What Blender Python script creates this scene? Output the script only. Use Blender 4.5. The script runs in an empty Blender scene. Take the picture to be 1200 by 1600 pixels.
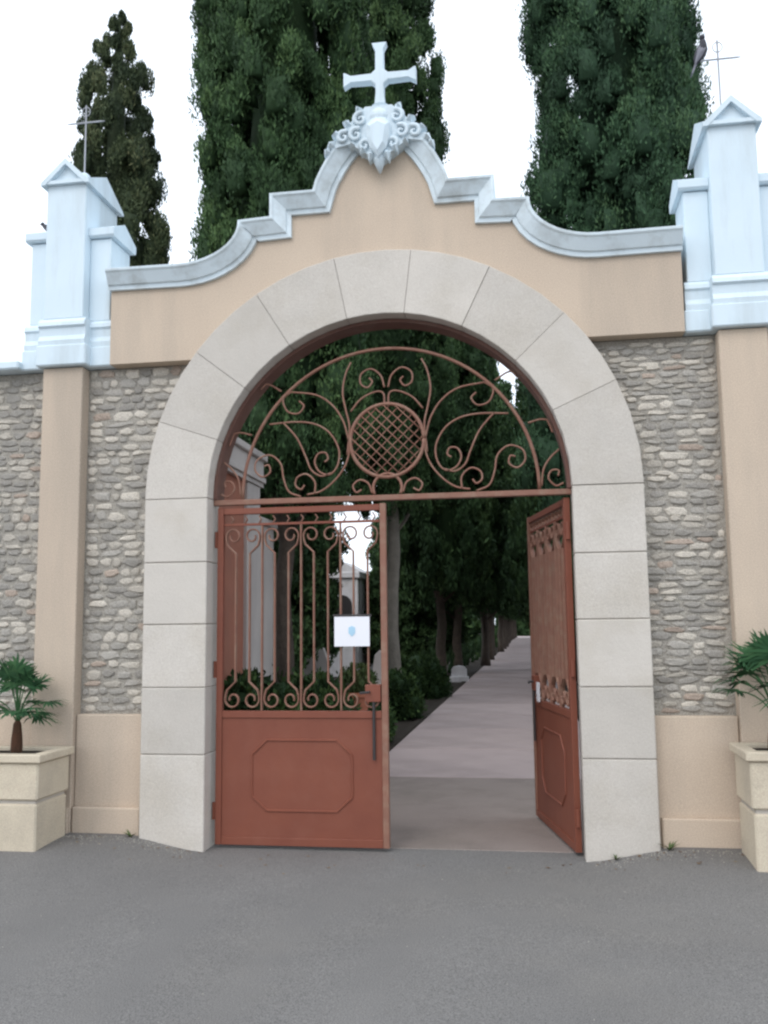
import bpy, math, random
import numpy as np
from mathutils import Vector, Matrix

S = bpy.context.scene
C = S.collection
PI = math.pi

# ------------------------------------------------------------------ camera
YAW, PITCH, ROLL = math.radians(8.85), math.radians(6.93), math.radians(-0.69)
cam_d = bpy.data.cameras.new('camera')
cam = bpy.data.objects.new('camera', cam_d)
C.objects.link(cam)
fw = Vector((-math.sin(YAW)*math.cos(PITCH), math.cos(YAW)*math.cos(PITCH), math.sin(PITCH)))
r0 = Vector((math.cos(YAW), math.sin(YAW), 0)); u0 = r0.cross(fw)
rr = r0*math.cos(ROLL)+u0*math.sin(ROLL); uu = u0*math.cos(ROLL)-r0*math.sin(ROLL)
M = Matrix((rr, uu, -fw)).transposed().to_4x4()
M.translation = Vector((0, -6.5, 1.56))
cam.matrix_world = M
cam_d.sensor_fit = 'VERTICAL'; cam_d.sensor_height = 36.0; cam_d.sensor_width = 27.0
cam_d.lens = 1450/1600*36.0
cam_d.clip_start = 0.05; cam_d.clip_end = 1500
S.camera = cam

# ------------------------------------------------------------------ light: dull evening, bright even cloud
W = bpy.data.worlds.new('World'); S.world = W; W.use_nodes = True
nt = W.node_tree; nt.nodes.clear()
sky = nt.nodes.new('ShaderNodeTexSky'); sky.sky_type = 'NISHITA'; sky.sun_disc = False
SUN_EL, SUN_AZ = math.radians(48), math.radians(200)
sky.sun_elevation = SUN_EL; sky.sun_rotation = SUN_AZ
sky.dust_density = 4.0; sky.air_density = 1.0
mixw = nt.nodes.new('ShaderNodeMixRGB'); mixw.inputs[0].default_value = 0.8
mixw.inputs[2].default_value = (10.25, 11.2, 12.35, 1)          # cloud cover
bgw = nt.nodes.new('ShaderNodeBackground'); bgw.inputs[1].default_value = 0.12
ow = nt.nodes.new('ShaderNodeOutputWorld')
nt.links.new(sky.outputs[0], mixw.inputs[1]); nt.links.new(mixw.outputs[0], bgw.inputs[0]); nt.links.new(bgw.outputs[0], ow.inputs[0])
sl = bpy.data.lights.new('sun', 'SUN'); sl.energy = 0.5; sl.angle = math.radians(30); sl.color = (1, .96, .92)
so = bpy.data.objects.new('sun', sl); C.objects.link(so)
sdir = Vector((math.sin(SUN_AZ)*math.cos(SUN_EL), math.cos(SUN_AZ)*math.cos(SUN_EL), math.sin(SUN_EL)))
so.rotation_euler = sdir.to_track_quat('Z', 'Y').to_euler(); so.location = (0, -10, 20)
S.view_settings.view_transform = 'Standard'; S.view_settings.look = 'None'
S.view_settings.exposure = 0.45; S.view_settings.gamma = 1; S.view_settings.use_curve_mapping = False
S.render.engine = 'CYCLES'
S.cycles.max_bounces = 6
S.cycles.pixel_filter_type = 'BLACKMAN_HARRIS'; S.cycles.filter_width = 2.4

# ------------------------------------------------------------------ materials
def mat(name, col, col2=None, scale=3.0, bump=0.2, bscale=60.0, rough=0.85, stain=None, sscale=1.2, metal=0.0, spec=0.3,
        samt=0.5, speck=0.0, dist=0.01, streak=False, rnd=0.0):
    m = bpy.data.materials.new(name); m.use_nodes = True
    n = m.node_tree; N = n.nodes; L = n.links
    b = N['Principled BSDF']; b.inputs['Roughness'].default_value = rough; b.inputs['Metallic'].default_value = metal
    b.inputs['Specular IOR Level'].default_value = spec
    tc = N.new('ShaderNodeTexCoord'); src = tc.outputs['Object']
    def noise(sc, det=6, rg=.6, vec=src):
        t = N.new('ShaderNodeTexNoise'); t.inputs['Scale'].default_value = sc; t.inputs['Detail'].default_value = det
        t.inputs['Roughness'].default_value = rg; L.new(vec, t.inputs['Vector']); return t.outputs['Fac']
    def ramp(f, a, c):
        r = N.new('ShaderNodeMapRange'); r.inputs[1].default_value = a; r.inputs[2].default_value = c; L.new(f, r.inputs[0]); return r.outputs[0]
    def mix(f, a, c):
        x = N.new('ShaderNodeMixRGB')
        if isinstance(f, float): x.inputs[0].default_value = f
        else: L.new(f, x.inputs[0])
        for i, v in ((1, a), (2, c)):
            if isinstance(v, tuple): x.inputs[i].default_value = (*v, 1)
            else: L.new(v, x.inputs[i])
        return x.outputs[0]
    out = mix(ramp(noise(scale), .3, .7), col, col2 or tuple(c*.85 for c in col))
    if stain:
        v = src
        if streak:
            mp = N.new('ShaderNodeMapping'); mp.inputs['Scale'].default_value = (1, 1, .16); L.new(src, mp.inputs[0]); v = mp.outputs[0]
        f = ramp(noise(sscale, 8, .65, v), .48, .72)
        mm = N.new('ShaderNodeMath'); mm.operation = 'MULTIPLY'; mm.inputs[1].default_value = samt; L.new(f, mm.inputs[0])
        out = mix(mm.outputs[0], out, stain)
    if speck:
        f = noise(180, 2, .5); f = ramp(f, .35, .65)
        mm = N.new('ShaderNodeMixRGB'); mm.blend_type = 'OVERLAY'; mm.inputs[0].default_value = speck
        L.new(out, mm.inputs[1]); L.new(f, mm.inputs[2]); out = mm.outputs[0]
    if rnd:
        oi = N.new('ShaderNodeObjectInfo'); hv = N.new('ShaderNodeHueSaturation')
        r = N.new('ShaderNodeMapRange'); r.inputs[3].default_value = 1-rnd; r.inputs[4].default_value = 1+rnd; L.new(oi.outputs['Random'], r.inputs[0])
        L.new(r.outputs[0], hv.inputs['Value']); L.new(out, hv.inputs['Color']); out = hv.outputs[0]
    L.new(out, b.inputs['Base Color'])
    if bump:
        bp = N.new('ShaderNodeBump'); bp.inputs['Strength'].default_value = bump; bp.inputs['Distance'].default_value = dist
        L.new(noise(bscale, 6, .65), bp.inputs['Height']); L.new(bp.outputs[0], b.inputs['Normal'])
    return m

def leafmat(name, c0, c1, c2):
    m = bpy.data.materials.new(name); m.use_nodes = True
    n = m.node_tree; N = n.nodes; L = n.links; b = N['Principled BSDF']
    b.inputs['Roughness'].default_value = .75; b.inputs['Specular IOR Level'].default_value = .2
    a = N.new('ShaderNodeAttribute'); a.attribute_name = 'tint'
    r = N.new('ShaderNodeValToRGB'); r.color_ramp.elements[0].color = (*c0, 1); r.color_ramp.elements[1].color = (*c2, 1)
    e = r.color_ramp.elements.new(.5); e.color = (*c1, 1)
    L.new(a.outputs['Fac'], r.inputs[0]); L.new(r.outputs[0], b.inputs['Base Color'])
    return m

M_asph = mat('asphalt', (.185, .177, .168), (.148, .142, .136), .8, .6, 110, .92, (.215, .20, .18), .45, samt=.55, speck=.36, dist=.006)
M_stucco = mat('beige_stucco', (.585, .475, .37), (.54, .435, .34), 1.3, .25, 90, .9, (.39, .33, .27), 1.1, samt=.75, speck=.2, streak=True)
M_stone = mat('arch_stone', (.575, .53, .475), (.525, .485, .435), 3.5, .35, 45, .85, (.44, .39, .32), 1.6, samt=.55, speck=.10, rnd=.07)
M_joint = mat('mortar_joint', (.50, .455, .40), None, 4, .3, 90)
M_white = mat('white_paint', (.68, .78, .84), (.63, .735, .80), 2, .12, 80, .75, (.44, .49, .50), 2.6, samt=.75, streak=True)
M_coping = mat('coping_paint', (.72, .81, .855), (.66, .75, .80), 2.5, .2, 70, .8, (.36, .38, .37), 4, samt=.7)
M_rub = [mat('rubble_grey', (.385, .36, .325), (.33, .308, .275), 9, .7, 30, .9, speck=.3, rnd=.22, dist=.02),
         mat('rubble_pale', (.58, .53, .455), (.46, .42, .365), 9, .7, 30, .9, speck=.3, rnd=.2, dist=.02),
         mat('rubble_pink', (.46, .37, .30), (.38, .31, .26), 9, .7, 30, .9, speck=.3, rnd=.15, dist=.02)]
M_mort = mat('rubble_mortar', (.40, .37, .32), (.32, .295, .26), 8, .8, 35, .95, speck=.3, dist=.02)
M_gate = mat('red_oxide_paint', (.215, .067, .039), (.185, .056, .034), 3, .12, 60, .5, (.225, .085, .056), 5, samt=.4, spec=.35)
M_iron = mat('old_iron_paint', (.26, .125, .085), (.21, .10, .07), 8, .1, 90, .55, (.30, .21, .15), 9, samt=.6, spec=.35)
M_frame = mat('brown_frame_paint', (.17, .085, .065), (.14, .07, .055), 5, .1, 60, .6, (.22, .16, .13), 4, samt=.6)
M_path = mat('path_concrete', (.40, .325, .31), (.35, .285, .272), 1.5, .25, 90, .85, (.22, .185, .175), .8, samt=.5, speck=.2, rnd=.06)
M_court = mat('court_concrete', (.27, .225, .20), (.23, .19, .172), 2.2, .3, 90, .88, (.17, .145, .12), 1.1, samt=.6, speck=.3)
M_soil = mat('garden_soil', (.045, .034, .025), (.028, .023, .017), 3, .8, 25, .95, dist=.05)
M_brick = mat('red_wall_paint', (.36, .15, .10), (.30, .12, .08), 2, .3, 60, .85, (.24, .12, .09), 1.8, samt=.6)
M_plaster = mat('pale_plaster', (.54, .49, .46), (.46, .42, .395), 2, .3, 60, .85, (.30, .27, .26), 2, samt=.6, streak=True)
M_bark = mat('cypress_bark', (.10, .078, .062), (.06, .048, .039), 6, .9, 22, .95, dist=.03)
M_barkp = mat('pale_bark', (.26, .235, .20), (.18, .16, .135), 6, .9, 22, .95, dist=.03)
M_planter = mat('planter_cast_stone', (.60, .52, .40), (.55, .475, .365), 2.5, .2, 90, .85, (.36, .31, .25), 2.5, samt=.4, speck=.15)
M_terra = mat('terracotta', (.40, .15, .09), (.33, .12, .07), 6, .2, 60, .8)
M_marble = mat('tomb_marble', (.80, .78, .79), (.72, .70, .71), 4, .1, 40, .6, (.36, .33, .30), 3, samt=.4)
M_pink = mat('tomb_granite', (.36, .25, .235), (.29, .20, .19), 14, .1, 60, .5, speck=.3)
M_sign = mat('sign_white', (.80, .80, .84), (.77, .77, .81), 3, .0, 50, .5)
M_blue = mat('sign_blue', (.42, .64, .80), None, 3, .0, 50, .5)
M_dark = mat('dark_metal', (.05, .045, .045), None, 4, .1, 60, .5)
M_grey_iron = mat('galvanised_iron', (.42, .43, .46), (.33, .34, .37), 8, .1, 60, .5)
M_bird = mat('dark_plumage', (.035, .035, .045), (.06, .06, .07), 12, .2, 50, .7)
M_birdg = mat('grey_plumage', (.22, .22, .25), (.16, .16, .19), 12, .2, 50, .7)
M_palmtrunk = mat('palm_trunk', (.12, .055, .032), (.07, .04, .025), 12, .9, 40, .95, dist=.03)
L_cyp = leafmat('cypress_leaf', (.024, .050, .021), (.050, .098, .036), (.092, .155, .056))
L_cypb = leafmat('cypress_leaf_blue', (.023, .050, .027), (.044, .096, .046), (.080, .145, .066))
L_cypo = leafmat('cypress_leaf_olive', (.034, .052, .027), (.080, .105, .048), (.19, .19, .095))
L_shr = leafmat('shrub_leaf', (.018, .040, .016), (.035, .07, .022), (.07, .12, .035))
L_palm = leafmat('palm_leaf', (.018, .055, .024), (.035, .10, .04), (.07, .15, .06))
L_weed = leafmat('weed_leaf', (.05, .08, .03), (.08, .11, .04), (.13, .14, .06))

# ------------------------------------------------------------------ mesh helpers
class MB:
    def __init__(s): s.v = []; s.f = []
    def add(s, vs, fs):
        o = len(s.v); s.v += [tuple(v) for v in vs]; s.f += [tuple(i+o for i in f) for f in fs]; return s
    def box(s, x0, x1, y0, y1, z0, z1, ch=0.0):
        if ch <= 0:
            vs = [(x, y, z) for z in (z0, z1) for y in (y0, y1) for x in (x0, x1)]
            return s.add(vs, [(0, 2, 3, 1), (4, 5, 7, 6), (0, 1, 5, 4), (2, 6, 7, 3), (0, 4, 6, 2), (1, 3, 7, 5)])
        c = ch; vs = []; cen = Vector(((x0+x1)/2, (y0+y1)/2, (z0+z1)/2)); idx = {}
        def V(i, j, k, ax):
            p = [(x0, x1)[i], (y0, y1)[j], (z0, z1)[k]]; sg = [(1, -1)[i], (1, -1)[j], (1, -1)[k]]
            for a in range(3):
                if a != ax: p[a] += sg[a]*c
            idx[(i, j, k, ax)] = len(vs); vs.append(tuple(p))
        for i in (0, 1):
            for j in (0, 1):
                for k in (0, 1):
                    for ax in range(3): V(i, j, k, ax)
        fs = []
        I = idx
        for i in (0, 1):
            fs.append((I[i, 0, 0, 0], I[i, 1, 0, 0], I[i, 1, 1, 0], I[i, 0, 1, 0]))
            fs.append((I[0, i, 0, 1], I[1, i, 0, 1], I[1, i, 1, 1], I[0, i, 1, 1]))
            fs.append((I[0, 0, i, 2], I[1, 0, i, 2], I[1, 1, i, 2], I[0, 1, i, 2]))
            for j in (0, 1):
                fs.append((I[0, i, j, 1], I[1, i, j, 1], I[1, i, j, 2], I[0, i, j, 2]))
                fs.append((I[i, 0, j, 0], I[i, 1, j, 0], I[i, 1, j, 2], I[i, 0, j, 2]))
                fs.append((I[i, j, 0, 0], I[i, j, 1, 0], I[i, j, 1, 1], I[i, j, 0, 1]))
                for k in (0, 1): fs.append((I[i, j, k, 0], I[i, j, k, 1], I[i, j, k, 2]))
        fs = list(dict.fromkeys(fs))
        out = []
        for f in fs:   # orient outwards
            P = [Vector(vs[q]) for q in f]; n = (P[1]-P[0]).cross(P[2]-P[0]); cc = sum(P, Vector())/len(P)
            out.append(f if n.dot(cc-cen) > 0 else tuple(reversed(f)))
        return s.add(vs, out)
    def prism(s, poly, y0, y1, ch=0.0):
        """poly: list of (x,z); extruded along y from y0 (front) to y1, chamfered front edge"""
        n = len(poly); cx = sum(p[0] for p in poly)/n; cz = sum(p[1] for p in poly)/n
        area = sum(poly[i][0]*poly[(i+1) % n][1]-poly[(i+1) % n][0]*poly[i][1] for i in range(n))
        if area < 0: poly = poly[::-1]
        vs = [(x, y1, z) for x, z in poly]+[(x, y0+ch, z) for x, z in poly]
        fs = [tuple(reversed(range(n)))[::-1] if False else tuple(range(n))[::-1]]
        fs = [tuple(range(n))[::-1]]
        top = n
        fs = [tuple(range(n-1, -1, -1))]
        for i in range(n): j = (i+1) % n; fs.append((i, j, n+j, n+i))
        if ch > 0:
            for x, z in poly:
                d = math.hypot(x-cx, z-cz) or 1; k = ch*1.3/d
                vs.append((x-(x-cx)*k, y0, z-(z-cz)*k))
            for i in range(n): j = (i+1) % n; fs.append((n+i, n+j, 2*n+j, 2*n+i))
            fs.append(tuple(range(2*n, 3*n)))
        else: fs.append(tuple(range(n, 2*n)))
        return s.add(vs, fs)
    def prism_x(s, poly, x0, x1):
        """poly of (y,z) extruded along x"""
        n = len(poly); vs = [(x0, y, z) for y, z in poly]+[(x1, y, z) for y, z in poly]
        fs = [tuple(range(n)), tuple(range(2*n-1, n-1, -1))]+[(i, n+i, n+(i+1) % n, (i+1) % n) for i in range(n)]
        return s.add(vs, fs)
    def tube(s, pts, r, n=6, caps=True, flat=None):
        pts = [Vector(p) for p in pts]
        if not isinstance(r, (list, tuple)): r = [r]*len(pts)
        vs = []; up = None
        for i, p in enumerate(pts):
            t = (pts[min(i+1, len(pts)-1)]-pts[max(i-1, 0)])
            if t.length < 1e-9: t = Vector((0, 0, 1))
            t.normalize()
            if up is None: up = Vector((0, 1, 0)) if abs(t.y) < .9 else Vector((1, 0, 0))
            a = (up-t*up.dot(t)).normalized(); b = t.cross(a); up = a
            for k in range(n):
                th = 2*PI*(k+.5)/n
                vs.append(p+(a*math.cos(th)*(flat or 1)+b*math.sin(th))*r[i])
        fs = [(i*n+k, i*n+(k+1) % n, (i+1)*n+(k+1) % n, (i+1)*n+k) for i in range(len(pts)-1) for k in range(n)]
        if caps: fs += [tuple(range(n-1, -1, -1)), tuple(range((len(pts)-1)*n, len(pts)*n))]
        return s.add(vs, fs)
    def lathe(s, prof, n=16, cx=0, cy=0, sy=1.0):
        vs = [(cx+r*math.cos(2*PI*k/n), cy+sy*r*math.sin(2*PI*k/n), z) for r, z in prof for k in range(n)]
        fs = [(i*n+k, i*n+(k+1) % n, (i+1)*n+(k+1) % n, (i+1)*n+k) for i in range(len(prof)-1) for k in range(n)]
        return s.add(vs, fs)
    def ell(s, c, rx, ry, rz, nu=10, nv=7):
        vs = []; fs = []
        for j in range(nv+1):
            ph = PI*j/nv
            for i in range(nu):
                th = 2*PI*i/nu; vs.append((c[0]+rx*math.sin(ph)*math.cos(th), c[1]+ry*math.sin(ph)*math.sin(th), c[2]+rz*math.cos(ph)))
        for j in range(nv):
            for i in range(nu): fs.append((j*nu+i, (j+1)*nu+i, (j+1)*nu+(i+1) % nu, j*nu+(i+1) % nu))
        return s.add(vs, fs)
    def build(s, name, m, parent=None, smooth=False, loc=None):
        me = bpy.data.meshes.new(name); me.from_pydata(s.v, [], s.f); me.materials.append(m); me.update()
        if smooth: me.shade_smooth()
        return link(name, me, parent, loc)

def link(name, me, parent=None, loc=None):
    o = bpy.data.objects.new(name, me); C.objects.link(o)
    if parent is not None: o.parent = parent
    if loc is not None: o.location = loc
    return o
def thing(name, label, cat, loc=(0, 0, 0), rz=0, group=None):
    o = bpy.data.objects.new(name, None); C.objects.link(o); o.location = loc; o.rotation_euler = (0, 0, rz)
    o.empty_display_size = .2
    return tag(o, label, cat, group)
def tag(o, label, cat, group=None):
    o['label'] = label; o['category'] = cat
    if group: o['group'] = group
    return o
def struct(o): o['kind'] = 'structure'; return o
def copy_tree(o, loc, rz=0, label=None, parent=None, scale=None):
    kids = list(o.children)
    c = o.copy(); C.objects.link(c)
    if parent is not None: c.parent = parent
    else:
        c.location = loc; c.rotation_euler = (0, 0, rz)
        if label: c['label'] = label
        if scale: c.scale = scale
    for k in kids: copy_tree(k, None, parent=c)
    return c
def sstep(a, b, x):
    t = min(1, max(0, (x-a)/(b-a))); return t*t*(3-2*t)

# ------------------------------------------------------------------ gateway dimensions
CX, ZS, RI, RO = -1.0, 2.5, 1.31, 1.79     # arch centre, springing height, inner and outer radius
TH = .5                                    # wall thickness
rnd = random.Random(7)

# ------------------------------------------------------------------ ground
def road_z(x, y):
    side = sstep(1.25, 1.95, abs(x-CX)); near = sstep(-1.5, -.12, y)
    return .10*side*near + .012*math.sin(x*.9+1.3)*math.sin(y*.7)*sstep(-.3, -1.5, y) - .004
def grid(name, xs, ys, zf, m, flip=False):
    vs = [(x, y, zf(x, y)) for y in ys for x in xs]; n = len(xs)
    fs = [(j*n+i, j*n+i+1, (j+1)*n+i+1, (j+1)*n+i) for j in range(len(ys)-1) for i in range(n-1)]
    me = bpy.data.meshes.new(name); me.from_pydata(vs, [], fs); me.materials.append(m); me.shade_smooth()
    return link(name, me)
xs = [-400, -100, -40, -15, -8]+list(np.arange(-6, 4.01, .1))+[6, 10, 25, 80, 400]
ys = [-400, -100, -40, -18, -10]+list(np.arange(-8, .31, .1))
struct(grid('road', xs, ys, road_z, M_asph))
struct(grid('cemetery_ground', [-400, -60, -20, -8, -4, -1.9, 0, 3, 8, 20, 60, 400], [.31, 1, 4, 9, 20, 50, 120, 400], lambda x, y: -.03, M_soil))
court = struct(MB().box(-2.6, .75, .2, 3.25, -.1, 0.0, .004).build('court_pavement', M_court))
M_pj = mat('path_joint', (.13, .11, .10), None, 4, .3, 60)
pth = struct(MB().box(-1.80, .72, 3.2, 126, -.12, -.04).build('path', M_pj))
y = 3.262; k = 0
lens = [2.1, 2.3, 2.2]
slabmesh = {}
while y < 60:
    Lb = 2.22
    if 'm' not in slabmesh:
        o = MB().box(-1.79, .71, 0, Lb-.07, -.1, 0, .01).build('paving_slab', M_path, pth, loc=(0, y, 0)); slabmesh['m'] = o.data
    else:
        o = link('paving_slab', slabmesh['m'], pth, (0, y, rnd.uniform(-.003, .003)))
    y += Lb
MB().box(-1.79, .71, y, 125.9, -.1, -.001).build('far_paving', M_path, pth)
MB().box(-1.93, -1.812, 3.27, 110, -.1, -.002, .008).build('path_edging', M_soil, pth)

# ------------------------------------------------------------------ gateway (arch stones, pediment, coping, carving)
gw = thing('gateway', 'tall arched gateway with dressed pale stone surround, beige stepped pediment and carved white crest', 'gateway', (CX, 0, 0))
YF = -.055; TJ = .21
def voussoir(a0, a1):
    g = .002; steps = max(3, int(abs(a1-a0)/4))
    inner = [(RI*math.cos(t), ZS+RI*math.sin(t)) for t in np.linspace(a0+g/RI, a1-g/RI, steps+1)]
    outer = [(RO*math.cos(t), ZS+RO*math.sin(t)) for t in np.linspace(a1-g/RO, a0+g/RO, steps+1)]
    vs = []; n = steps+1; c = .005
    yv = YF+rnd.uniform(-.003, .004)
    oo = outer[::-1]
    # rings: inner back, inner front-chamfer, inner face, outer face, outer front-chamfer, outer back
    def off(p, d): r = math.hypot(p[0], p[1]-ZS); s = (r+d)/r; return (p[0]*s, ZS+(p[1]-ZS)*s)
    rings = [[(p[0], TJ, p[1]) for p in inner], [(p[0], yv+c, p[1]) for p in inner], [(off(p, c)[0], yv, off(p, c)[1]) for p in inner],
             [(off(p, -c)[0], yv, off(p, -c)[1]) for p in oo], [(p[0], yv+c, p[1]) for p in oo], [(p[0], TJ, p[1]) for p in oo]]
    for r in rings: vs += r
    fs = []
    for q in range(6):
        a, b = q*n, ((q+1) % 6)*n
        for i in range(n-1): fs.append((a+i, b+i, b+i+1, a+i+1))
    fs.append(tuple(q*n for q in range(5, -1, -1))); fs.append(tuple(q*n+n-1 for q in range(6)))
    MB().add(vs, fs).build('voussoir', M_stone, gw)
R_ = math.radians
angs = [0, 24, 43.5, 64, 83, 101.5, 122, 142, 161, 180]
for a, b in zip(angs[:-1], angs[1:]): voussoir(R_(a), R_(b))
# joint mortar behind
MB().add(*(lambda n: ([(r*math.cos(PI*i/n), yy, ZS+r*math.sin(PI*i/n)) for i in range(n+1) for r, yy in ((RI+.008, YF+.02), (RO-.008, YF+.02), (RO-.008, TJ-.01), (RI+.008, TJ-.01))],
     [(4*i+q, 4*i+(q+1) % 4, 4*i+4+(q+1) % 4, 4*i+4+q) for i in range(n) for q in range(4)]))(40)).build('mortar_bed', M_joint, gw)
zs = [-.08, .66, 1.13, 1.58, 2.03, 2.5]
for sgn in (-1, 1):
    for a, b in zip(zs[:-1], zs[1:]):
        a2, b2 = a+.002, b-.002
        j = rnd.uniform(-.003, .004)
        x0, x1 = sorted((sgn*RI, sgn*(RO)))
        MB().box(x0, x1, YF+j, TJ, a2, b2, .006).build('jamb_stone', M_stone, gw)
    x0, x1 = sorted((sgn*(RI+.008), sgn*(RO-.008)))
    MB().box(x0, x1, YF+.02, TJ-.01, -.1, ZS).build('mortar_bed', M_joint, gw)
# pediment outline (right half) - top of the coping
PB = 3.56
half = [(0, 5.37), (.07, 5.345), (.14, 5.30), (.21, 5.24), (.28, 5.17), (.345, 5.09), (.40, 5.01), (.45, 4.92), (.485, 4.845), (.505, 4.775)]
half += [(.835, 4.775), (.835, 4.595), (1.08, 4.585)]
half += [(1.08+.47*(1-math.cos(t)), 4.575-.295*math.sin(t)) for t in np.linspace(.12, PI/2, 10)]
half += [(2.125, 4.285)]
topline = [(-x, z) for x, z in reversed(half[1:])]+half
def offset_line(line, d):
    out = []
    for i, p in enumerate(line):
        def nrm(a, b):
            dx, dz = b[0]-a[0], b[1]-a[1]; l = math.hypot(dx, dz) or 1; return (-dz/l, dx/l)
        n1 = nrm(line[i-1], p) if i > 0 else nrm(p, line[i+1])
        n2 = nrm(p, line[i+1]) if i < len(line)-1 else n1
        m_ = (n1[0]+n2[0], n1[1]+n2[1]); l2 = m_[0]**2+m_[1]**2
        k_ = 2/max(l2, .9)
        out.append((p[0]+m_[0]*k_*d, p[1]+m_[1]*k_*d))
    return out
# coping moulding sweep: (inward offset, y)
sec = [(-.148, .0), (-.148, -.030), (-.118, -.036), (-.112, -.052), (-.035, -.098), (-.022, -.112), (-.006, -.115), (0, -.105), (0.0, TH+.05), (-.145, TH+.04)]
lines = [[(p[0], yy, p[1]) for p in offset_line(topline, o_)] for o_, yy in sec]
n = len(topline); vs = [v for l in lines for v in l]; fs = []
for q in range(len(sec)):
    a, b = q*n, ((q+1) % len(sec))*n
    for i in range(n-1): fs.append((a+i, a+i+1, b+i+1, b+i))
fs += [tuple(q*n for q in range(len(sec))), tuple(q*n+n-1 for q in range(len(sec)-1, -1, -1))]
MB().add(vs, fs).build('coping', M_coping, gw)
# stucco body
def interp_line(x, line):
    zz = None
    for (xa, za), (xb, zb) in zip(line[:-1], line[1:]):
        if min(xa, xb)-1e-9 <= x <= max(xa, xb)+1e-9:
            t = 0 if abs(xb-xa) < 1e-6 else (x-xa)/(xb-xa); z = za+(zb-za)*t
            zz = z if zz is None else min(zz, z)
    return zz if zz is not None else 4.1
under = offset_line(topline, -.12)
xsamp = sorted(set(list(np.round(np.linspace(-2.12, 2.12, 107), 4))+[.745, -.745, .75, -.75]))
RB = RO-.1
vs = []; fs = []
for x in xsamp:
    zb = PB if abs(x) >= math.sqrt(RB**2-(PB-ZS)**2) else ZS+math.sqrt(RB**2-x*x)
    zt = interp_line(x, under)
    vs += [(x, 0, zb), (x, 0, zt), (x, TH, zt), (x, TH, zb)]
for i in range(len(xsamp)-1):
    a = 4*i
    for q in range(4): fs.append((a+q, a+(q+1) % 4, a+4+(q+1) % 4, a+4+q))
fs += [(0, 3, 2, 1), (len(vs)-4, len(vs)-3, len(vs)-2, len(vs)-1)]
MB().add(vs, fs).build('pediment', M_stucco, gw)

# carved crest
def spiral(cx, cz, r0_, turns, a0, sg, n=26, k=.12):
    return [(cx+r0_*(1-(1-k)*i/n)*math.cos(a0+sg*2*PI*turns*i/n), cz+r0_*(1-(1-k)*i/n)*math.sin(a0+sg*2*PI*turns*i/n)) for i in range(n+1)]
cr = MB()
cr.ell((0, -.10, 5.17), .105, .07, .135, 14, 10)
cr.ell((0, -.09, 5.30), .075, .06, .07, 12, 8)
cr.prism([(-.36, 5.07), (-.30, 5.17), (-.2, 5.28), (-.1, 5.38), (.1, 5.38), (.2, 5.28), (.30, 5.17), (.36, 5.07), (.22, 5.10), (.1, 5.02), (0, 4.95), (-.1, 5.02), (-.22, 5.10)], -.115, .12, .0)
crest = cr.build('carved_crest', M_white, gw)
sh = MB().prism([(.0, 4.96), (.06, 5.03), (.085, 5.12), (.085, 5.22), (.0, 5.26), (-.085, 5.22), (-.085, 5.12), (-.06, 5.03)], -.185, -.08, .03)
sh.build('shield', M_white, crest)
for sg in (-1, 1):
    for (sx, sz, r_, a0, tr) in ((.135, 5.28, .055, 1.9, 1.3), (.17, 5.16, .055, 2.2, 1.3), (.265, 5.15, .05, 2.2, 1.2), (.105, 5.07, .045, 2.6, 1.2)):
        P = [(sg*x_, -.125, z_) for x_, z_ in spiral(sx, sz, r_, tr, a0, -1)]
        MB().tube(P, [.021-.012*i/len(P) for i in range(len(P))], 6).build('scroll', M_white, crest, True)
    for (px, pz, ang, l_, w_) in ((.36, 5.10, -45, .10, .03), (.32, 5.18, -10, .07, .03), (.24, 5.26, 20, .07, .03), (.15, 5.36, 60, .07, .03),
                                  (.06, 4.99, -75, .10, .032), (.12, 5.04, -65, .08, .03), (.20, 5.09, -50, .06, .024), (.39, 5.05, -62, .08, .025)):
        a = R_(ang); m_ = MB()
        d = Vector((sg*math.cos(a), 0, math.sin(a))); t_ = Vector((-d.z, 0, d.x))
        c_ = Vector((sg*px, -.12, pz)); q = [c_-d*l_*.5, c_-d*l_*.1+t_*w_, c_+d*l_*.5, c_-d*l_*.1-t_*w_]
        mid = c_+Vector((0, -.045, 0))
        vs_ = [tuple(x_) for x_ in q]+[tuple(mid)]+[tuple(x_+Vector((0, .06, 0))) for x_ in q]
        m_.add(vs_, [(0, 1, 4), (1, 2, 4), (2, 3, 4), (3, 0, 4), (0, 5, 6, 1), (1, 6, 7, 2), (2, 7, 8, 3), (3, 8, 5, 0)])
        m_.build('acanthus_leaf', M_white, crest)
MB().tube([(0, -.08, 5.0), (0, -.09, 4.96), (0, -.08, 4.92), (0, -.06, 4.875)], [.06, .05, .03, .006], 8).build('pendant', M_white, crest, True)
MB().lathe([(.10, 5.27), (.10, 5.31), (.06, 5.34), (.05, 5.40), (.065, 5.425), (0, 5.43)], 12, 0, -.02).build('cross_base', M_white, crest)
# cross
xo = thing('stone_cross', 'white stone cross with flared ends standing on the crest above the arch', 'cross', (CX, -.02, 5.425))
w, e, aw = .030, .055, .275
zc, zt = .225, .50
poly = [(-w*1.3, 0), (w*1.3, 0), (w, .1), (w*1.05, zc-.06), (w*2.2, zc-w), (aw-.05, zc-w*.85), (aw, zc-e), (aw, zc+e), (aw-.05, zc+w*.85), (w*2.2, zc+w),
        (w*1.05, zc+.06), (w, zt-.05), (e, zt), (-e, zt), (-w, zt-.05), (-w*1.05, zc+.06), (-w*2.2, zc+w), (-aw+.05, zc+w*.85), (-aw, zc+e), (-aw, zc-e),
        (-aw+.05, zc-w*.85), (-w*2.2, zc-w), (-w*1.05, zc-.06), (-w, .1)]
MB().prism(poly, -.035, .035, .006).build('cross_body', M_white, xo)
for k in range(8):
    pass

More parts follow.
